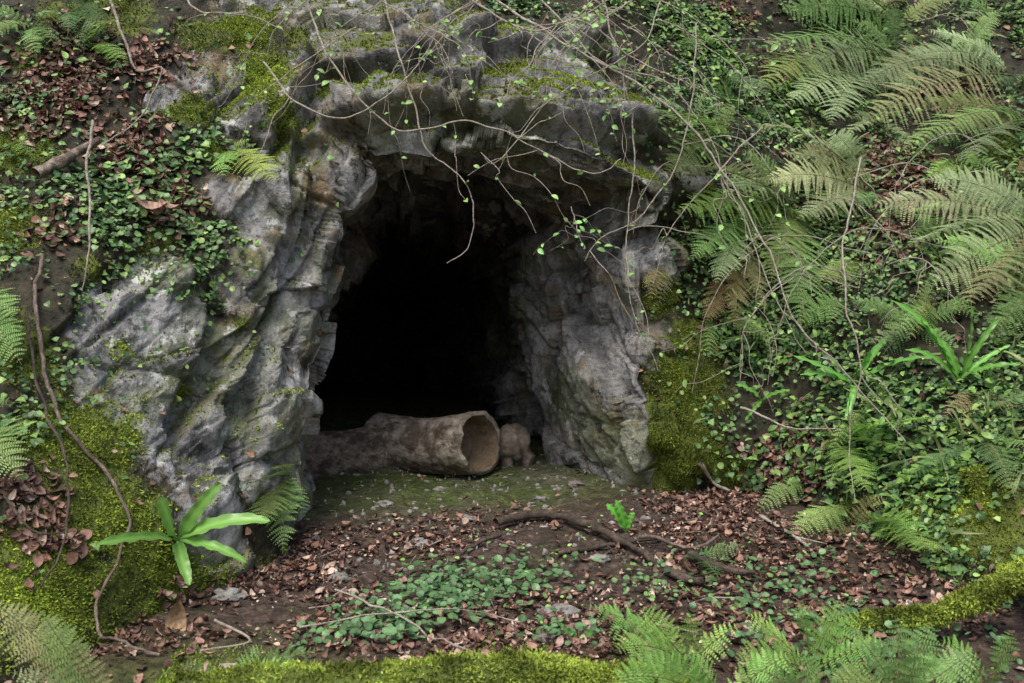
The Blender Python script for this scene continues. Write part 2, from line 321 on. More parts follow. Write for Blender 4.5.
crk=np.zeros(len(V0)); crk[near]=np.clip(np.maximum.reduce([sm1*.9,sm2*.3,np.clip(1-ed1/.05,0,1)*.8,np.clip(1-ed2/.07,0,1)*.35]),0,1); darken=np.maximum(darken,crk*.8)  # dark cracks and seams go into the same mask
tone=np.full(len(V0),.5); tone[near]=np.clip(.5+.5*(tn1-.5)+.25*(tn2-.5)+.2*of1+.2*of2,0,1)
wall=build('cave_rock_face',[(V1,FQ,np.stack([mmoss,soil*(tun<.4),darken,tone],1))],M_rock,True)
# ---------------------------------------------------------------- ground
def axis(lo,hi,a,b,st):
    mid=np.arange(a,b,st); L=[a];s=st
    while L[-1]>lo: s*=1.2; L.append(L[-1]-s)
    H=[b];s=st
    while H[-1]<hi: s*=1.2; H.append(H[-1]+s)
    return np.array(sorted(set(L[1:]))+list(mid)+H)
xs=axis(-60,60,-2.4,2.6,.018); ys=axis(-60,40,2.3,6.8,.018)
X,Y=np.meshgrid(xs,ys); Z=Gz(X.ravel(),Y.ravel())
gv=np.stack([X.ravel(),Y.ravel(),Z],1); nx=len(xs)
i0=(np.arange(len(ys)-1)[:,None]*nx+np.arange(nx-1)[None]).ravel()
gq=np.stack([i0,i0+1,i0+nx+1,i0+nx],1)
gd=np.clip((gv[:,1]-4.75+.4*fbm(gv*2,3,3)+.25*np.clip(-gv[:,0],-1,1))/.5,0,1)
gm=np.clip(np.exp(-((gv[:,1]-2.75)/.35)**2)+fbm(gv*3,3,8)*.5,0,1)*(gv[:,1]<3.5)*(gv[:,0]<.6)
ground=build('ground',[(gv,gq,np.stack([gd,gm,gd*0],1))],M_gr,True)
bw=BVHTree.FromPolygons([tuple(v) for v in V1],[tuple(f) for f in FQ.tolist()])
def surf(px,py):
    o=Vector((0,0,CAMZ)); d=Vector(P(px,py,1.0)-np.array([0,0,CAMZ])).normalized()
    h=bw.ray_cast(o,d); best=None
    if h[0] is not None: best=(np.array(h[0]),np.array(h[1]))
    dd=np.linspace(2,12,1500); q=np.stack([d.x/d.y*dd,dd,CAMZ+d.z/d.y*dd],1)
    k=np.where(q[:,2]<Gz(q[:,0],q[:,1]))[0]
    if len(k) and (best is None or dd[k[0]]<best[0][1]): best=(q[k[0]],np.array([0,0,1.0]))
    if best is None: best=(P(px,py,5.5),np.array([0,-1.,0]))
    if best[1][1]>0: best=(best[0],-best[1])
    return best
# ---------------------------------------------------------------- instancing
def frames(nrm,d):
    z=nrm/(np.linalg.norm(nrm,axis=1,keepdims=True)+1e-9)
    y=d-(d*z).sum(1,keepdims=True)*z; y/=np.linalg.norm(y,axis=1,keepdims=True)+1e-9
    x=np.cross(y,z); return np.stack([x,y,z],1)
def inst(T,TF,pos,fr,sc,col,shade=None):
    n=len(pos); k=len(T)
    v=np.einsum('kj,njc->nkc',T,fr)*sc[:,None,None]+pos[:,None]
    f=(TF[None]+(np.arange(n)*k)[:,None,None]).reshape(-1,TF.shape[1])
    c=np.repeat(col[:,None],k,1)
    if shade is not None: c=c*shade[None,:,None]
    return v.reshape(-1,3),f,c.reshape(-1,3)
ivyT=np.array([[0,0,0],[0,.5,-.04],[0,1,-.18],[-.5,.02,.03],[-.48,.45,.06],[.5,.02,.03],[.48,.45,.06],[-.22,.72,0],[.22,.72,0]]);ivyF=np.array([[0,1,3],[3,1,4],[4,1,7],[7,1,2],[0,5,1],[5,6,1],[6,8,1],[8,2,1]])
ivyS=np.array([.9,1.2,.9,.95,.9,.95,.9,1,1])
rT=np.array([[0,0,0],[-.38,.18,.05],[-.42,.55,.05],[-.2,.88,-.02],[.2,.88,-.02],[.42,.55,.05],[.38,.18,.05],[0,.5,-.04]]);rF=np.array([[0,7,1],[1,7,2],[2,7,3],[3,7,4],[4,7,5],[5,7,6],[6,7,0]]);rS=np.array([.85,1,1,1,1,1,1,1.2])
def ovalT(nw=.28,curl=.35,cup=.15):
    v=[];t=np.linspace(0,1,6)
    for q in t:
        w=nw*math.sin(math.pi*min(1,q*.95+.03))**.8+.005; zc=curl*(q-.5)**2*2
        v+= [[-w,q,zc+cup],[0,q,zc],[w,q,zc+cup]]
    f=[]
    for i in range(5):
        for j in range(2):
            a0=i*3+j; f.append([a0,a0+1,a0+4,a0+3])
    return np.array(v),np.array(f)
fc=V1[FQ].mean(1); e1=V1[FQ[:,2]]-V1[FQ[:,0]]; e2=V1[FQ[:,3]]-V1[FQ[:,1]]; fn=np.cross(e1,e2); fa=np.linalg.norm(fn,axis=1)/2; fn/=2*fa[:,None]+1e-12
fn=np.where((fn*NR[FQ[:,0]]).sum(1,keepdims=True)<0,-fn,fn)
fso=soil[FQ[:,0]]*(tun[FQ[:,0]]<.2); fmo=mmoss[FQ[:,0]]; fli=mlit[FQ[:,0]]; ftun=tun[FQ[:,0]]
vis=(np.abs(fc[:,0])<4.2)&(fc[:,2]<4.3)&(fc[:,2]>.35)&(fc[:,2]>Gz(fc[:,0],fc[:,1])-.03)
clump=fbm(fc*3.2,3,120); clump2=fbm(fc*1.3,2,140)
def sample(dens,count):
    w=fa*dens*vis; w=np.clip(w,0,None); w/=w.sum()
    return rng.choice(len(w),count,p=w)
def rj(n,s): return rng.normal(0,s,(n,3))
up=np.array([0,0,1.0])
def colr(n,a,b,j=.15):
    t=rng.random((n,1)); c=np.array(a)*(1-t)+np.array(b)*t
    return c*np.clip(1+rng.normal(0,j,(n,1)),.4,1.8)
ivyL=[(100,220,.25),(60,300,.25),(120,280,.22),(210,240,.15),(230,150,.13),(195,155,.13),(60,360,.2),(140,310,.14),(300,255,.07),(325,150,.06),(20,280,.2),(90,190,.2),(250,270,.08),(30,420,.1),(205,300,.08,.6),(0,100,.2),(150,180,.2,.6),(170,280,.2,.8),(180,340,.1,.4),(110,360,.18,.7),(30,40,.25,.8),(130,30,.2,.5)]
ivyR=[(720,430,.12,1.2),(740,240,.3),(680,100,.3,1.1),(850,250,.4,.8),(760,330,.35,1.1),(900,440,.4,1.1),(680,250,.11,1.2),(700,310,.12),(830,400,.3,1.1),(1000,420,.3),(820,160,.4,.8),(660,80,.16,1.2),(630,20,.2,1.2),(960,250,.3,.7),(740,470,.12,1.2),(900,330,.4,1.0),(850,580,.3),(960,560,.3),(1000,300,.4,.7),(740,60,.4,1.0),(650,15,.25),(1100,300,.8),(1300,200,1.5),(-200,200,1),(420,-10,.15,1.0),(520,0,.18,1.3),(350,-10,.12,.9),(570,40,.1,1.0),(700,30,.3,.9),(900,100,.5,.7),(690,420,.1,.9),(990,30,.6,.9),(850,20,.4,.8)]
dI=blobs(fc,ivyL+ivyR)
dens=dI*(.10+.90*fso)*np.clip(.55+1.8*clump,.04,2)*(1-.75*fmo)*(1-.5*fli)*(ftun<.2)
parts=[]
idx=sample(dens,40000); n_=len(idx)
nn=fn[idx]*.7+up*.6+np.array([0,-.25,0])+rj(n_,.35); dd=rj(n_,1)+np.array([0,-.2,-.5])
sc=rng.uniform(.014,.036,n_)*(1+.4*clump2[idx]); g=rng.random(n_)
pos=fc[idx]+fn[idx]*(rng.uniform(.004,.05,n_)[:,None])
col=colr(n_,(.04,.095,.035),(.115,.20,.07),.28); lite=rng.random(n_)<.2; col[lite]=colr(lite.sum(),(.15,.26,.07),(.23,.33,.10))
dk=rng.random(n_)<.22; col[dk]*=.5
h=g<.45
parts.append(inst(ivyT,ivyF,pos[h],frames(nn[h],dd[h]),sc[h],col[h],ivyS)); parts.append(inst(rT,rF,pos[~h],frames(nn[~h],dd[~h]),sc[~h],col[~h],rS))
build('ivy_foliage',parts,M_leaf,False)
idx=sample(dens*(fc[:,0]>0.3)*np.clip(clump2+.3,0,1)+.01*dens,3500); n_=len(idx)
T,TF=ovalT(.26,-.3,.06)
nn=fn[idx]*.4+up*.7+rj(n_,.4); dd=fn[idx]*.6+rj(n_,.7)+np.array([0,0,-.1])
build('herb_foliage',[inst(T,TF,fc[idx]+fn[idx]*rng.uniform(.02,.10,n_)[:,None],frames(nn,dd),rng.uniform(.025,.055,n_),colr(n_,(.07,.14,.035),(.17,.28,.07),.2))],M_leaf,True)
idx=sample(dens*(fc[:,0]>0.4),700); n_=len(idx)
T,TF=ovalT(.035,.8,.01)
build('grass_foliage',[inst(T,TF,fc[idx],frames(rj(n_,1),fn[idx]+rj(n_,.4)+np.array([0,-.2,.1])),rng.uniform(.08,.2,n_),colr(n_,(.08,.14,.04),(.22,.24,.10),.2))],M_leaf,True)
# moss
mound=blobs(fc,[(690,390,.25),(670,460,.2)])
dm=np.clip(fmo-.22,0,1)*(ftun<.3)*np.clip(.7+clump,.1,1.4)*(1+1.5*mound)
idx=sample(dm,90000); n_=len(idx)
mT=np.array([[-.25,0,0],[.25,0,0],[0,1,.15],[0,-.05,-.25],[0.05,0,.3],[.25,.9,-.2]]); mF=np.array([[0,1,2],[3,4,5]])
dd=fn[idx]+rj(n_,.45)+np.array([0,0,.1]); nn=rj(n_,1)
mc=colr(n_,(.065,.10,.014),(.20,.24,.035),.25); mc*=np.clip(1+1.2*clump[idx]+.4*fbm(fc[idx]*14,2,9),.3,1.7)[:,None]
mossp=[inst(mT,mF,fc[idx]-fn[idx]*.002,frames(nn,dd),rng.uniform(.007,.018,n_),mc)]
n2=45000; gx=rng.uniform(-1.1,.55,n2); gy=rng.normal(2.85,.22,n2); k=(fbm(np.stack([gx,gy,gx*0],1)*4,2,9)>-.15); gx,gy=gx[k],gy[k]; n_=len(gx)
gp=np.stack([gx,gy,Gz(gx,gy)],1)
mossp.append(inst(mT,mF,gp,frames(rj(n_,1),up+rj(n_,.4)),rng.uniform(.006,.014,n_),colr(n_,(.09,.15,.015),(.21,.29,.04),.25)))
build('moss_foliage',mossp,M_moss,False)
# leaf litter
def deadcol(n):
    pal=np.array([(.18,.10,.07),(.29,.17,.13),(.11,.065,.05),(.38,.27,.21),(.24,.135,.11),(.50,.39,.32),(.07,.046,.035)])
    return pal[rng.choice(7,n,p=[.2,.2,.23,.11,.12,.05,.09])]*np.clip(rng.normal(1,.22,(n,1)),.4,1.6)
lp=[]
def litter(pos,nn,size):
    n=len(pos); w=rng.integers(0,3,n)
    for q,(nw,cu,cp) in enumerate([(.3,.3,.1),(.22,.7,.18),(.36,-.35,.06)]):
        T,TF=ovalT(nw,cu,cp); T=T-np.array([0,.5,0]); m=w==q; k=m.sum()
        lp.append(inst(T,TF,pos[m],frames(nn[m],rj(k,1)),size[m],deadcol(k)))
idx=sample(np.clip(fli-.1,0,1)*(.3+fso)*np.clip(fn[:,2]+.75,0,1)*np.clip(.6+1.5*clump,.05,2),3000); litter(fc[idx]+fn[idx]*.012,fn[idx]+up*.4+rj(len(idx),.4),rng.uniform(.022,.06,len(idx)))
idx=sample((fso*.3+.03*(ftun<.1))*(fn[:,2]>.1)*(1-fmo*.7),2600); litter(fc[idx]+fn[idx]*.015,fn[idx]+up*.4+rj(len(idx),.4),rng.uniform(.02,.05,len(idx)))
n2=40000; gx=rng.uniform(-1.6,2.4,n2); gy=rng.uniform(2.5,5.9,n2)
gn=fbm(np.stack([gx,gy,gx*0],1)*2.2,3,2); gn2=fbm(np.stack([gx,gy,gx*0],1)*7,2,12)
de=np.clip((4.95-gy+.3*np.clip(gx,-.5,1.5)+.5*gn)/.5,.02,1)*np.clip((gy-2.9)/.4,.1,1)*np.clip(.65+1.5*gn+.8*gn2,.08,1)
k=rng.random(n2)<de; gx,gy=gx[k],gy[k]
litter(np.stack([gx,gy,Gz(gx,gy)+rng.uniform(.002,.022,len(gx))],1),up+rj(len(gx),.4),.010+.042*rng.random(len(gx))**2)
build('leaf_litter',lp,M_dead,True)
# ---------------------------------------------------------------- ferns
def bez(a,b,c,t): t=t[:,None]; return a*(1-t)**2+2*b*t*(1-t)+c*t*t
def tubeg(pts,rad,seg=6,bump=0,seed=0):
    pts=np.asarray(pts,float); tg=np.gradient(pts,axis=0); tg/=np.linalg.norm(tg,axis=1,keepdims=True)+1e-9
    ref=np.array([.31,.2,.93]) if abs(tg[0]@np.array([.31,.2,.93]))<.9 else np.array([1.,0,0])
    x=np.cross(tg,ref); x/=np.linalg.norm(x,axis=1,keepdims=True)+1e-9; y=np.cross(tg,x)
    an=np.linspace(0,2*np.pi,seg,endpoint=False); rad=np.broadcast_to(rad,(len(pts),))
    v=pts[:,None]+(x[:,None]*np.cos(an)[None,:,None]+y[:,None]*np.sin(an)[None,:,None])*rad[:,None,None]
    if bump:
        w=v.reshape(-1,3); nn=(v-pts[:,None]).reshape(-1,3); nn/=np.linalg.norm(nn,axis=1,keepdims=True)+1e-9
        v=(w+nn*(bump*fbm(w*(.35/max(rad.mean(),.01)),4,seed))[:,None]).reshape(v.shape)
    n=len(pts); i=np.arange(n-1)[:,None]*seg; j=np.arange(seg)[None]; j2=(j+1)%seg
    return v.reshape(-1,3),np.stack([i+j,i+j2,i+seg+j2,i+seg+j],2).reshape(-1,4)
def frond(base,tip,wid=.16,arch=.22,col=(.075,.16,.05),col2=(.12,.23,.07),out=.1):
    base=np.array(base);tip=np.array(tip);L=np.linalg.norm(tip-base)
    ctrl=(base+tip)/2+np.array([0,-out*L,arch*L])+rng.normal(0,.05*L,3)
    npin=int(np.clip(L/.019,12,32)); t=np.linspace(.1,.995,npin); pts=bez(base,ctrl,tip,t); tg=np.gradient(pts,axis=0); tg/=np.linalg.norm(tg,axis=1,keepdims=True)
    view=np.array([0,-.75,.75])+rng.normal(0,.3,3)
    sd=np.cross(tg,view); sd/=np.linalg.norm(sd,axis=1,keepdims=True); nr=np.cross(sd,tg)
    prof=np.clip(np.sin(np.pi*np.clip(t*.9+.12,0,1))**.75,.04,1)*np.where(t<.25,.6+t*1.6,1); V=[];Fc=[];Cc=[];vo=0
    col=np.array(col);col2=np.array(col2); fcj=np.clip(rng.normal(1,.22),.6,1.5); warm=np.array([1+max(0,rng.normal(0,.18)),1,1])
    for i in range(npin):
        for s in (-1,1):
            pl=wid*L**.8*prof[i]*rng.uniform(.82,1.08)*.75
            if pl<.006 or rng.random()<.02: continue
            d=sd[i]*s*.93+tg[i]*(.34+rng.normal(0,.05))+nr[i]*rng.normal(.05,.13); d/=np.linalg.norm(d)
            m=max(4,int(pl/.0078)); u=(np.arange(m)+.5)/m
            cen=pts[i]+d*(u*pl)[:,None]-up*(pl*rng.uniform(.12,.35)*u**2)[:,None]
            pw=np.cross(d,nr[i]); pw/=np.linalg.norm(pw)
            plen=np.clip(min(.015,pl*.2)*(1-u**1.6*.85),.002,1)
            hw=pl/m*.5
            for q in (-1,1):
                dr=pw*q*.9+d*.4
                a=cen-d*hw*.6; b=cen+d*hw*.8; a2=cen+dr*plen[:,None]*.6-d*hw*.8; b2=cen+dr*plen[:,None]*1.0+d*hw*.3
                V.append(np.stack([a,b,b2,a2],1).reshape(-1,3))
                Fc.append(vo+np.arange(m*4).reshape(-1,4)); vo+=m*4
                cc=(col+(col2-col)*rng.random((m,1)))*fcj*warm*rng.uniform(.85,1.15); Cc.append(np.repeat(cc,4,0))
    parts=[(np.concatenate(V),np.concatenate(Fc),np.concatenate(Cc))]
    tr=np.linspace(0,1,14); rp=bez(base,ctrl,tip,tr); parts.append((*tubeg(rp,np.linspace(.0035,.0008,14)*(.6+L),4),np.array([.12,.13,.05])))
    return parts
def crom(p,k=10):
    p=np.asarray(p,float); q=np.vstack([2*p[0]-p[1],p,2*p[-1]-p[-2]]); o=[]
    for i in range(1,len(q)-2):
        for t in np.linspace(0,1,k,endpoint=False):
            a,b,c,d=q[i-1:i+3]; o.append(.5*((2*b)+(-a+c)*t+(2*a-5*b+4*c-d)*t*t+(-a+3*b-3*c+d)*t**3))
    o.append(p[-1]); return np.array(o)
GR=((.085,.165,.05),(.155,.255,.08)); PALE=((.18,.24,.12),(.28,.36,.19)); OLV=((.13,.14,.065),(.23,.22,.11)); BRN=((.10,.075,.025),(.18,.14,.05)); BRT=((.115,.24,.05),(.20,.35,.09)); DK=((.05,.11,.04),(.095,.175,.06))
def fern(base,tips,c=GR,wid=.2,arch=.2,front=.12,out=.1,name='fern'):
    b,nr=surf(*base); parts=[]
    for tp in tips:
        px,py=tp[:2]; cc=tp[2] if len(tp)>2 else c
        s,_=surf(px,py); d=min(s[1]-front,b[1]-.03+.3*(front<.2)); d=max(d,b[1]-1.2)
        parts+=frond(b,P(px,py,d),wid,arch,cc[0],cc[1],out=out)
    return build(name,parts,M_fern,False)
fern((895,60),[(755,50),(850,20),(890,5),(800,80,PALE)],GR,.3,.2,.2)
fern((900,25),[(735,-5),(780,12),(960,-10),(830,-5,PALE)],GR,.28,.2,.2)
fern((1010,75),[(860,85,PALE),(865,122,OLV),(900,60,PALE),(960,40),(925,30,PALE)],PALE,.3,.2,.25)
fern((1035,125),[(915,105),(900,152,GR),(960,165,PALE),(985,110),(940,135,OLV)],GR,.28,.2,.25)
fern((1045,230),[(870,206,PALE),(900,250),(925,290),(925,180,PALE),(990,185,PALE),(960,310,OLV)],PALE,.28,.2,.25)
fern((1050,290),[(940,280,OLV),(985,340),(1000,250,GR),(930,240,GR)],GR,.26,.2,.2)
fern((875,195),[(752,125,PALE),(765,182),(795,220),(830,130),(780,155,PALE)],PALE,.3,.2,.25)
fern((795,205),[(665,168,PALE),(675,212,BRT),(725,185,PALE),(800,325),(770,285),(740,150,GR)],GR,.28,.12,.25)
fern((750,225),[(690,260,GR),(715,285,PALE)],GR,.26,.1,.2)
fern((740,235),[(705,325,BRN),(735,330,OLV),(765,315,OLV)],BRN,.2,.05)
fern((865,75),[(785,105,PALE),(760,90,GR),(830,125,PALE)],PALE,.28,.2,.2)
fern((960,60),[(880,70,OLV),(930,20,GR),(1000,10,GR)],PALE,.26,.2,.2)
fern((1000,20),[(940,-10,GR),(1030,10,PALE),(960,20,PALE)],GR,.28,.2,.2)
fern((720,140),[(650,112,BRT),(665,175,GR),(730,100,GR)],GR,.26,.12,.2)
fern((920,330),[(850,300,GR),(870,345,PALE),(930,280,GR),(975,300)],GR,.26,.2,.15)
fern((830,440),[(945,418),(905,450),(868,492),(820,425),(880,425)],BRT,.24,.12,.2)
fern((870,520),[(935,553),(900,520),(915,540)],BRT,.26,.1,.2)
fern((980,440),[(1015,500,DK),(900,480,DK),(1030,450)],GR,.2)
fern((690,665),[(585,605),(640,608),(740,625),(615,650),(690,612)],BRT,.28,.15,.3)
fern((810,670),[(745,612),(800,602),(860,612),(735,660),(885,640),(845,600)],BRT,.27,.15,.3)
fern((720,705),[(640,655),(610,680),(680,645),(790,655)],BRT,.3,.15,.3)
fern((900,705),[(850,630),(930,622),(975,650),(830,680),(895,615)],GR,.3,.15,.3)
fern((820,715),[(760,670),(870,665),(800,650),(900,690)],GR,.3,.15,.3)
fern((990,690),[(940,640),(1010,630),(900,660)],BRT,.28,.15,.2)
fern((-40,300),[(22,365),(15,320),(5,270)],GR,.3,.2,.2)
fern((-30,430),[(28,440),(22,480),(10,400)],GR,.3,.15,.2)
fern((110,720),[(-10,600,OLV),(20,640,OLV),(40,610,GR),(10,672,PALE),(70,640)],OLV,.22,.15,.25)
fern((230,690),[(320,650),(300,668),(180,665),(265,645)],GR,.25,.15,.2)
fern((290,475),[(245,490),(258,525),(305,520),(283,552),(275,470)],GR,.24,.1,.2)
fern((230,150),[(275,182),(265,160),(222,178),(250,140)],BRT,.28,.15,.08)
fern((690,560),[(740,550),(720,580)],DK,.25,.2,.15)
for k in range(56):
    px=random.uniform(655,1060); py=random.uniform(-20,560)
    if k>48: px,py=random.uniform(-60,130),random.uniform(-10,200)
    if abs(px-690)<65 and 330<py<500: continue
    b,_=surf(px,py); pr_=[]
    c=random.choice([GR,DK,PALE,GR,BRT,OLV])
    for q in range(random.randint(3,6)):
        L=random.uniform(.14,.36); an=random.uniform(-2.8,-.2) if random.random()<.5 else random.uniform(0,6.28)
        tip=b+np.array([math.cos(an)*L,-random.uniform(.1,.2),math.sin(an)*L*.6-.05]); pr_+=frond(b,tip,.24,.25,*c)
    build('fern',pr_,M_fern,False)
# hart's tongue ferns
def strap(base,tip,w,arch,col,nr=None):
    base=np.array(base);tip=np.array(tip);L=np.linalg.norm(tip-base); ctrl=(base+tip)/2+np.array([0,-.12*L,arch*L])+rng.normal(0,.06*L,3); t=np.linspace(0,1,22); pts=bez(base,ctrl,tip,t)
    tg=np.gradient(pts,axis=0); tg/=np.linalg.norm(tg,axis=1,keepdims=True); view=np.array([rng.normal(0,.35),-.7,.7]); sd=np.cross(tg,view); sd/=np.linalg.norm(sd,axis=1,keepdims=True); nr=np.cross(sd,tg)
    ww=w*np.where(t<.18,.1+.9*(t/.18)**2*0.9,np.clip((1-((t-.45)/.56)**4),0,1)**.7)*(1-.25*t); ww=np.clip(ww,.0015,1)
    wav=1+.07*np.sin(t*38+rng.random()*6); V=[];cs=[]
    for k,s in enumerate((-1,-.5,0,.5,1)):
        V.append(pts+sd*(s*ww*(wav if abs(s)==1 else 1))[:,None]+nr*((abs(s)*.3*ww)+(.005*np.sin(t*30+s*2)*(abs(s)==1)))[:,None]); cs.append(1.35 if s==0 else 1)
    V=np.stack(V,1).reshape(-1,3); n=len(t); i=np.arange(n-1)[:,None]*5; j=np.arange(4)[None]; f=np.stack([i+j,i+j+1,i+5+j+1,i+5+j],2).reshape(-1,4)
    c=np.tile(np.array(cs),n)[:,None]*np.array(col)*rng.uniform(.75,1.15)
    return V,f,c
def harts(base,tips,w=.02,arch=.2,front=.12,col=(.12,.30,.05)):
    b,_=surf(*base); pr=[]
    b=b+np.array([0,-.03,.0])
    for px,py in tips:
        s,_=surf(px,py); d=min(s[1]-front,b[1]-.02); d=max(d,b[1]-.6); pr.append(strap(b,P(px,py,d),w*rng.uniform(.8,1.2),arch,col))
    return build('harts_tongue_fern',pr,M_gloss,True)
harts((180,538),[(222,483),(270,521),(246,562),(190,585),(96,545),(160,498)],.028,.16,.22,(.17,.35,.075))
harts((850,385),[(790,355),(892,335),(935,358),(845,420),(800,375),(870,350)],.018,.2,.1,(.14,.36,.07))
harts((955,380),[(890,300),(1000,318),(940,340),(1010,345),(920,320),(970,300),(905,350),(1020,365)],.017,.2,.15,(.14,.34,.06))
harts((798,100),[(780,60),(812,55),(795,50),(770,85),(825,80)],.017,.1,.1,(.12,.27,.05))
harts((625,530),[(606,505),(634,512),(615,500)],.02,.2,.05,(.12,.34,.05))
harts((760,400),[(735,385),(790,390),(745,420)],.014,.2,.08)
harts((580,640),[(560,625),(600,630)],.014,.2,.05,(.09,.2,.05))
def patch(cen,n,sx,sy,size,c1,c2):
    b,_=surf(*cen); x=b[0]+rng.normal(0,sx,n); y=b[1]+rng.normal(0,sy,n); k=y<W(x,Gz(x,y)); x,y=x[k],y[k]; n=len(x)
    pos=np.stack([x,y,Gz(x,y)+rng.uniform(.02,.06,n)],1); nn=up+np.array([0,-.3,0])+rj(n,.3)
    return inst(rT,rF,pos,frames(nn,rj(n,1)),rng.uniform(*size,n),colr(n,c1,c2,.25),rS)
DC=((.045,.10,.04),(.10,.18,.075))
build('groundcover_foliage',[patch((500,590),200,.15,.12,(.02,.04),*DC),patch((440,600),260,.12,.14,(.02,.042),*DC),patch((400,625),140,.12,.1,(.02,.04),*DC),patch((360,640),100,.1,.08,(.02,.04),*DC),patch((800,600),220,.22,.25,(.02,.035),*DC),patch((640,590),40,.1,.1,(.02,.03),*DC),
 patch((860,650),300,.3,.2,(.02,.035),*DC),patch((560,640),60,.1,.08,(.02,.03),*DC),patch((720,600),90,.25,.15,(.015,.03),*GR),patch((540,570),60,.4,.3,(.012,.025),*BRT)],M_leaf,False)
# ---------------------------------------------------------------- hollow log in the cave
def hollow(A,B,r,thk,seed,bump,taper=0,m=9,sq=1.0):
    A=np.array(A);B=np.array(B); n=90; t=np.linspace(0,1,n); pts=A+(B-A)*t[:,None]+up*(.012*np.sin(t*4+seed))[:,None]; seg=110
    v,f=tubeg(pts,r*(1+.03*np.sin(t*5+seed)-taper*(1-t)),seg,bump,seed)
    g=v.reshape(n,seg,3).copy(); g+= (((g-pts[:,None])/(r))*(.007*fbm(g.reshape(-1,3)*np.array([30,30,30]),3,seed).reshape(n,seg)[:,:,None]))
    g[:,:,2]=pts[:,None,2]+(g[:,:,2]-pts[:,None,2])*sq
    ax=(B-A)/np.linalg.norm(B-A); jag=.05*fbm(g[-1]*9,4,seed+4); g[-10:]+=ax*(jag[None,:,None]*np.linspace(0,1,10)[:,None,None])
    cen=pts[:,None]
    def tubes(rings):
        allr=np.concatenate(rings); R_=len(allr)
        i=np.arange(R_-1)[:,None]*seg; j=np.arange(seg)[None]; j2=(j+1)%seg
        return allr.reshape(-1,3),np.stack([i+j,i+j2,i+seg+j2,i+seg+j],2).reshape(-1,4),np.array([.2,.2,.2])
    body=[(cen[0]+(g[0]-cen[0])*.02)[None],g]
    lipr=cen[-1]+(g[-1]-cen[-1])*((r-thk*(1+.5*fbm(g[-1]*12,3,seed)))/r)[:,None]; body.append(lipr[None])
    inner=[lipr[None]]
    for k in range(1,m):
        q=n-1-2*k; inner.append((cen[q]+(g[q]-cen[q])*((r-thk*(1+.5*k/m)*(1+.5*fbm(g[q]*9,3,seed)))/r)[:,None])[None])
    q=n-1-2*m; c0=cen[q]
    for s in np.linspace(.9,.01,12):
        w=c0+(g[q]-cen[q])*((r-thk*1.5)/r)*s; w=w+ax*(.035*fbm(w*16,3,seed+8)+.02*np.cos(s*9))[:,None]; inner.append(w[None])
    return tubes(body),tubes(inner)
zf=float(Gz([-.3],[5.9])[0])
logp=bpy.data.objects.new('fallen_hollow_log',None); bpy.context.scene.collection.objects.link(logp)
b_,e_=hollow((-.80,5.98,zf+.15),(-.18,5.58,zf+.165),.182,.024,3,.035,0,9,.95)
o=build('log_butt',[b_],M_log); o.parent=logp
o=build('log_end',[e_],M_end); o.parent=logp
b_,e_=hollow((-1.5,5.75,zf+.05),(-.62,5.88,zf+.13),.155,.04,9,.05,.0)
o=build('log_stem',[b_,e_],M_log2); o.parent=logp
# ---------------------------------------------------------------- stones
import bmesh
bm=bmesh.new(); bmesh.ops.create_icosphere(bm,subdivisions=4,radius=1); icoV=np.array([q.co[:] for q in bm.verts]); icoF=np.array([[q.index for q in t.verts] for t in bm.faces]); bm.free()
bm=bmesh.new(); bmesh.ops.create_icosphere(bm,subdivisions=2,radius=1); icv=np.array([q.co[:] for q in bm.verts]); icf=np.array([[q.index for q in t.verts] for t in bm.faces]); bm.free()
def stone(p,s,seed,lo=False):
    v,f=(icv,icf) if lo else (icoV,icoF)
    v=v*(1+.35*facets(v*1.3+seed*3.1,seed,.5)+.1*fbm(v*4,3,seed))[:,None]*.8; return v*np.array(s)+np.array(p),f,np.array([.3,.3,.3])
build('stone',[stone((.0,5.98,zf+.10),(.14,.14,.20),12)],M_bst)
for k,(px,py,s) in enumerate([(560,615,.06),(545,640,.035),(420,545,.05),(510,632,.03),(600,560,.04),(340,580,.05),(230,600,.06),(470,520,.035),(385,505,.04),(540,500,.03),(440,490,.03),(575,485,.04)]):
    b,_=surf(px,py); build('stone',[stone(b+np.array([0,0,s*.15]),(s*1.3,s,s*.6),k+5)],M_stone)
n2=600; gx=rng.uniform(-1,.9,n2); gy=rng.uniform(4.0,6.4,n2); gz=Gz(gx,gy); gp=[stone((gx[i],gy[i],gz[i]),tuple(.004+.022*rng.random(3)**2),i%9,True) for i in range(n2)]
build('gravel',gp,M_stone)
# ---------------------------------------------------------------- sticks on the floor
def stick(pts,r,mat=M_dtwig,name='fallen_stick',lift=.01,bump=.004,seg=8,wob=0):
    w=[]
    for px,py in pts:
        b,nr=surf(px,py); w.append(b+nr*lift+up*lift)
    c=crom(w,8)
    if wob: c=c+wob*np.stack([fbm(c*8,3,s) for s in (1,2,3)],1)
    rad=np.linspace(r,r*.55,len(c)); return build(name,[(*tubeg(c,rad,seg,bump,int(pts[0][0])),np.array([.2,.2,.2]))],mat)
stick([(495,530),(545,522),(590,535),(640,560),(680,585),(705,592)],.022,lift=.02,bump=.014,seg=12,wob=.03)
stick([(690,565),(730,580),(755,582)],.02,bump=.01,lift=.02)
stick([(640,548),(690,556),(720,545)],.009,M_root,wob=.03,lift=.02)
stick([(700,466),(716,485),(730,508)],.011,M_twig,lift=.04)
stick([(500,540),(470,553),(440,580)],.010,wob=.02)
stick([(40,190),(70,172),(105,155)],.03,M_log2,'broken_branch',.04,.014,12)
stick([(560,560),(620,548),(660,545)],.012,wob=.02)
stick([(760,520),(800,545),(815,560)],.008,M_twig)
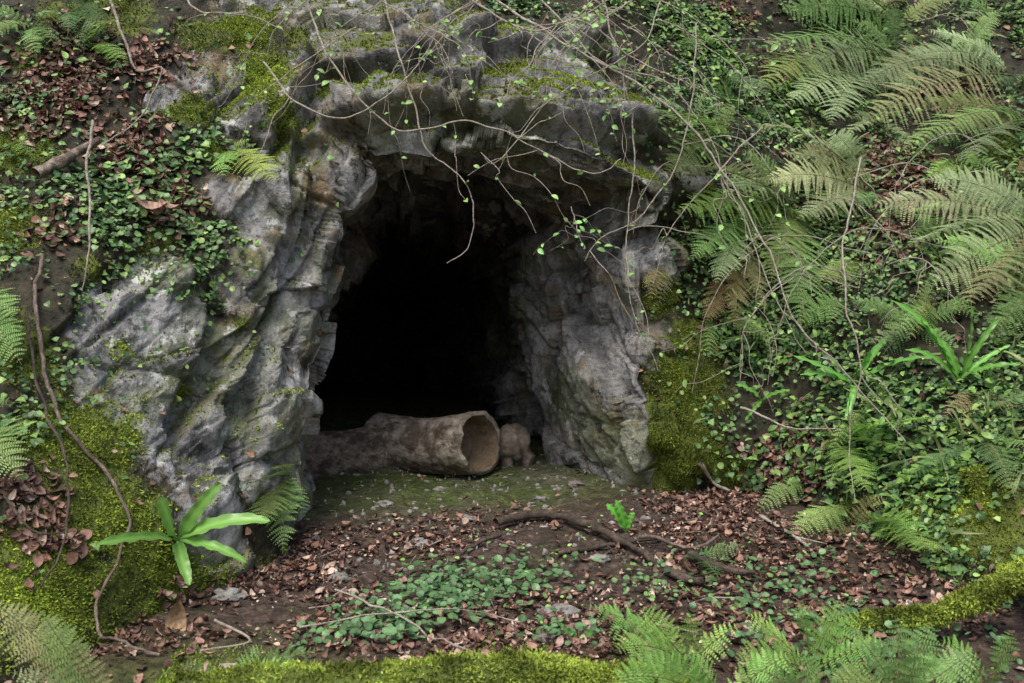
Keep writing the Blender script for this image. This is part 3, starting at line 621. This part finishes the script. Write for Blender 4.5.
stick([(300,655),(420,640),(520,650)],.003,M_twig,lift=.05,wob=.03)
stick([(340,610),(400,640),(480,683)],.004,M_twig,lift=.04,wob=.03)
for k in range(55):
    px,py=random.uniform(320,820),random.uniform(510,640); a=random.uniform(0,3.1); L=random.uniform(12,45)
    stick([(px,py),(px+math.cos(a)*L,py+math.sin(a)*L*.4)],random.uniform(.002,.005),random.choice([M_dtwig,M_twig,M_root]),'twig',.01,.001,5)
def fuzzy(name,pts,r,n):
    c=crom([P(*p) for p in pts],14); c=c+.03*np.stack([fbm(c*3,2,s+int(pts[0][0])) for s in (1,2,3)],1); rad=np.linspace(r,r*.55,len(c))*(1+.3*fbm(c*5,2,6)); v,f=tubeg(c,rad,20,r*.5,4)
    i=rng.integers(0,len(v),n); cen=np.repeat(c,20,0)[i]; dn=v[i]-cen; dn/=np.linalg.norm(dn,axis=1,keepdims=True); pos=v[i]+rj(n,.006)
    par=bpy.data.objects.new(name,None); bpy.context.scene.collection.objects.link(par)
    o=build('branch_wood',[(v,f,np.array([.2,.2,.2]))],M_mlog); o.parent=par
    mc=colr(n,(.09,.13,.018),(.22,.26,.05),.25)*np.clip(1+1.3*fbm(pos*12,2,3),.35,1.6)[:,None]
    o=build('moss_tufts',[inst(mT,mF,pos,frames(rj(n,1),dn+rj(n,.5)),rng.uniform(.006,.017,n),mc)],M_moss,False); o.parent=par
fuzzy('mossy_fallen_branch',[(1060,540,3.3),(1010,580,3.3),(965,603,3.3),(930,620,3.3),(880,622,3.35),(820,640,3.4)],.042,14000)
fuzzy('mossy_fallen_branch',[(970,470,4.0),(988,520,3.9),(1005,560,3.7),(1030,590,3.4)],.032,9000)
fuzzy('mossy_log',[(180,705,2.75),(300,698,2.8),(420,688,2.85),(520,678,2.9),(600,684,2.95),(680,700,2.9)],.085,32000)
# ---------------------------------------------------------------- hanging vines
def vine(pts,r,leaves=0,mat=M_twig,name='hanging_vine',tw=0,lc=((.12,.25,.06),(.24,.40,.12))):
    par=bpy.data.objects.new(name,None); bpy.context.scene.collection.objects.link(par)
    c=crom([P(*p) for p in pts],12); c=c+.03*np.stack([fbm(c*5,4,s+int(pts[0][0])) for s in (1,2,3)],1)
    geo=[(*tubeg(c,np.linspace(r,r*.35,len(c)),6),np.array([.3]*3))]; lpos=[]
    for k in range(tw):
        i=random.randint(2,len(c)-3); L=random.uniform(.12,.45); d=np.array([random.uniform(-1,1),random.uniform(-.4,.2),random.uniform(-1,.3)]); d/=np.linalg.norm(d)
        q=np.array([c[i]+d*L*s+np.array([0,0,-.25*L*s*s])+rng.normal(0,.015,3)*(s>0) for s in np.linspace(0,1,6)]); q=crom(q,4); geo.append((*tubeg(q,np.linspace(r*.55,r*.22,len(q)),5),np.array([.3]*3)))
        lpos.append(q)
    o=build('stem',geo,mat); o.parent=par
    if leaves:
        allp=np.concatenate([c[len(c)//6:]]+lpos); i=rng.integers(0,len(allp),leaves); T,TF=ovalT(.3,-.3,.06)
        dd=rj(leaves,.7)+np.array([0,-.3,-.3]); nn=rj(leaves,.4)+np.array([0,-.6,.8])
        o=build('leaves',[inst(T,TF,allp[i],frames(nn,dd),rng.uniform(.016,.042,leaves),colr(leaves,*lc))],M_leaf,True); o.parent=par
vine([(375,-20,4.5),(395,40,4.45),(412,100,4.4),(425,150,4.4),(455,175,4.4),(472,205,4.4),(470,245,4.4),(447,262,4.4)],.005,2)
vine([(470,-20,4.6),(560,40,4.5),(640,85,4.4),(700,140,4.3),(760,230,4.2),(800,320,4.1),(850,380,4.1),(905,440,4.0)],.0065,14,tw=4)
vine([(600,-10,4.6),(618,60,4.5),(637,140,4.5),(630,220,4.5),(626,290,4.5),(658,372,4.5)],.005,6,tw=2)
vine([(520,-20,4.7),(600,60,4.5),(680,90,4.4),(730,190,4.4),(770,290,4.3),(805,350,4.3)],.005,16,tw=5)
vine([(110,-20,3.8),(118,30,3.8),(135,70,3.8),(160,70,3.8),(140,118,3.8),(108,145,3.8)],.006,0)
vine([(260,60,4.4),(300,105,4.3),(360,115,4.3),(420,60,4.3),(440,20,4.3)],.005,2,tw=2)
vine([(300,-20,4.4),(330,60,4.3),(400,130,4.3),(470,120,4.3),(540,150,4.3),(590,175,4.3),(620,160,4.3)],.005,8,tw=4)
vine([(440,-20,4.4),(520,30,4.3),(580,20,4.3),(640,60,4.3),(720,100,4.2)],.005,20,tw=8)
vine([(660,-10,4.5),(640,50,4.4),(560,90,4.4),(500,160,4.3),(480,150,4.3)],.004,8,tw=4)
vine([(700,20,4.5),(680,150,4.4),(640,215,4.4),(600,240,4.4),(585,262,4.4)],.004,8,tw=2)
vine([(760,130,4.5),(720,170,4.4),(680,215,4.4),(650,280,4.4)],.004,6,tw=2)
vine([(92,120,3.7),(88,190,3.6),(90,250,3.5),(84,290,3.5)],.006,0)
vine([(860,160,4.5),(840,260,4.3),(858,350,4.2),(850,420,4.2),(855,500,4.1)],.005,4,tw=3)
vine([(740,410,4.4),(790,425,4.2),(840,430,4.1)],.006,0)
vine([(170,-20,4.3),(200,10,4.2),(240,12,4.2),(285,30,4.2)],.005,5,tw=2)
for k in range(22):
    x=random.uniform(340,680); y=random.uniform(-40,30); L=random.uniform(50,130); s=random.choice([-1,1]); d=random.uniform(4.3,4.6)
    vine([(x,y,d),(x+s*L*.4,y+L*.25,d-.05),(x+s*L*.8,y+L*.6,d-.1),(x+s*L*.9,y+L,d-.1)],.003,random.choice([4,9,16]),tw=3)
for k in range(16):
    x=random.uniform(640,1000); y=random.uniform(-30,300); L=random.uniform(60,180); s=random.choice([-1,1]); b,_=surf(x,y); d=b[1]-.15
    vine([(x,y,d),(x+s*L*.5,y-L*.1,d-.15),(x+s*L*.9,y+L*.3,d-.25),(x+s*L,y+L*.8,d-.25)],.0034,random.choice([0,6,14]),tw=3)
vine([(570,205,4.6),(575,230,4.5),(586,250,4.4)],.002,24,tw=5,lc=((.14,.32,.08),(.22,.45,.14)))
rt=[(38,268),(42,330),(45,390),(62,440),(100,480),(122,520),(118,565),(92,605),(95,640),(130,665),(160,674)]
stick(rt,.008,M_root,'climbing_root',.03,.003,wob=.03)
stick([(30,330),(40,420),(65,480),(62,540),(40,600)],.006,M_dtwig,'climbing_root',.04,.002,wob=.03)
stick([(0,515),(30,545),(60,552)],.005,M_dtwig,'climbing_root',.04,.002)
stick([(215,650),(250,672),(200,683)],.005,M_twig,'fallen_stick',.05,.002)
b,_=surf(180,625); T,TF=ovalT(.22,.5,.12)
build('curled_dead_leaf',[inst(T-np.array([0,.5,0]),TF,b+np.array([[0,-.05,.02],[-.03,-.06,-.03],[.04,-.04,-.06]]),frames(np.array([[.5,-1,.2],[-.4,-1,.2],[.3,-1,.5]]),np.array([[.1,0,1.],[-.3,0,1],[.5,0,-1]])),np.array([.16,.13,.12]),np.array([[.36,.24,.14],[.25,.15,.09],[.3,.2,.12]]))],M_dead)
b,_=surf(155,215)
build('curled_dead_leaf',[inst(T-np.array([0,.5,0]),TF,b+np.array([[0,-.06,.02],[.05,-.06,0.0],[.09,-.05,.02]]),frames(np.array([[.3,-.6,.8],[-.4,-.6,.9],[.1,-.5,.9]]),np.array([[1,0,.2],[-.3,0,1],[1,0,-.5]])),np.array([.14,.12,.10]),np.array([[.34,.22,.17],[.28,.16,.12],[.3,.2,.15]]))],M_dead)
# ---------------------------------------------------------------- camera and light
cd=bpy.data.cameras.new('camera'); cam=bpy.data.objects.new('camera',cd); bpy.context.scene.collection.objects.link(cam)
cam.location=(0,0,CAMZ); cam.rotation_euler=(math.radians(90),0,0); cd.lens=35; cd.sensor_width=36; cd.clip_end=500; bpy.context.scene.camera=cam
cd.dof.use_dof=True; cd.dof.focus_distance=4.9; cd.dof.aperture_fstop=4.0
w=bpy.data.worlds.new('World'); bpy.context.scene.world=w; w.use_nodes=True; nt=w.node_tree
sk=nt.nodes.new('ShaderNodeTexSky'); sk.sky_type='NISHITA'; sk.sun_disc=False; sk.sun_elevation=math.radians(58); sk.sun_rotation=math.radians(200); sk.dust_density=4; sk.air_density=1
nt.links.new(sk.outputs[0],nt.nodes['Background'].inputs[0]); nt.nodes['Background'].inputs[1].default_value=.15
sl=bpy.data.lights.new('sun','SUN'); sl.energy=2.7; sl.angle=math.radians(28); sl.color=(1,.96,.88); so_=bpy.data.objects.new('sun',sl); bpy.context.scene.collection.objects.link(so_)
az=math.radians(200); el=math.radians(58); dv_=Vector((math.sin(az)*math.cos(el),math.cos(az)*math.cos(el),math.sin(el)))
so_.rotation_euler=dv_.to_track_quat('Z','Y').to_euler()
vs=bpy.context.scene.view_settings; vs.view_transform='Standard'; vs.look='None'; vs.exposure=0
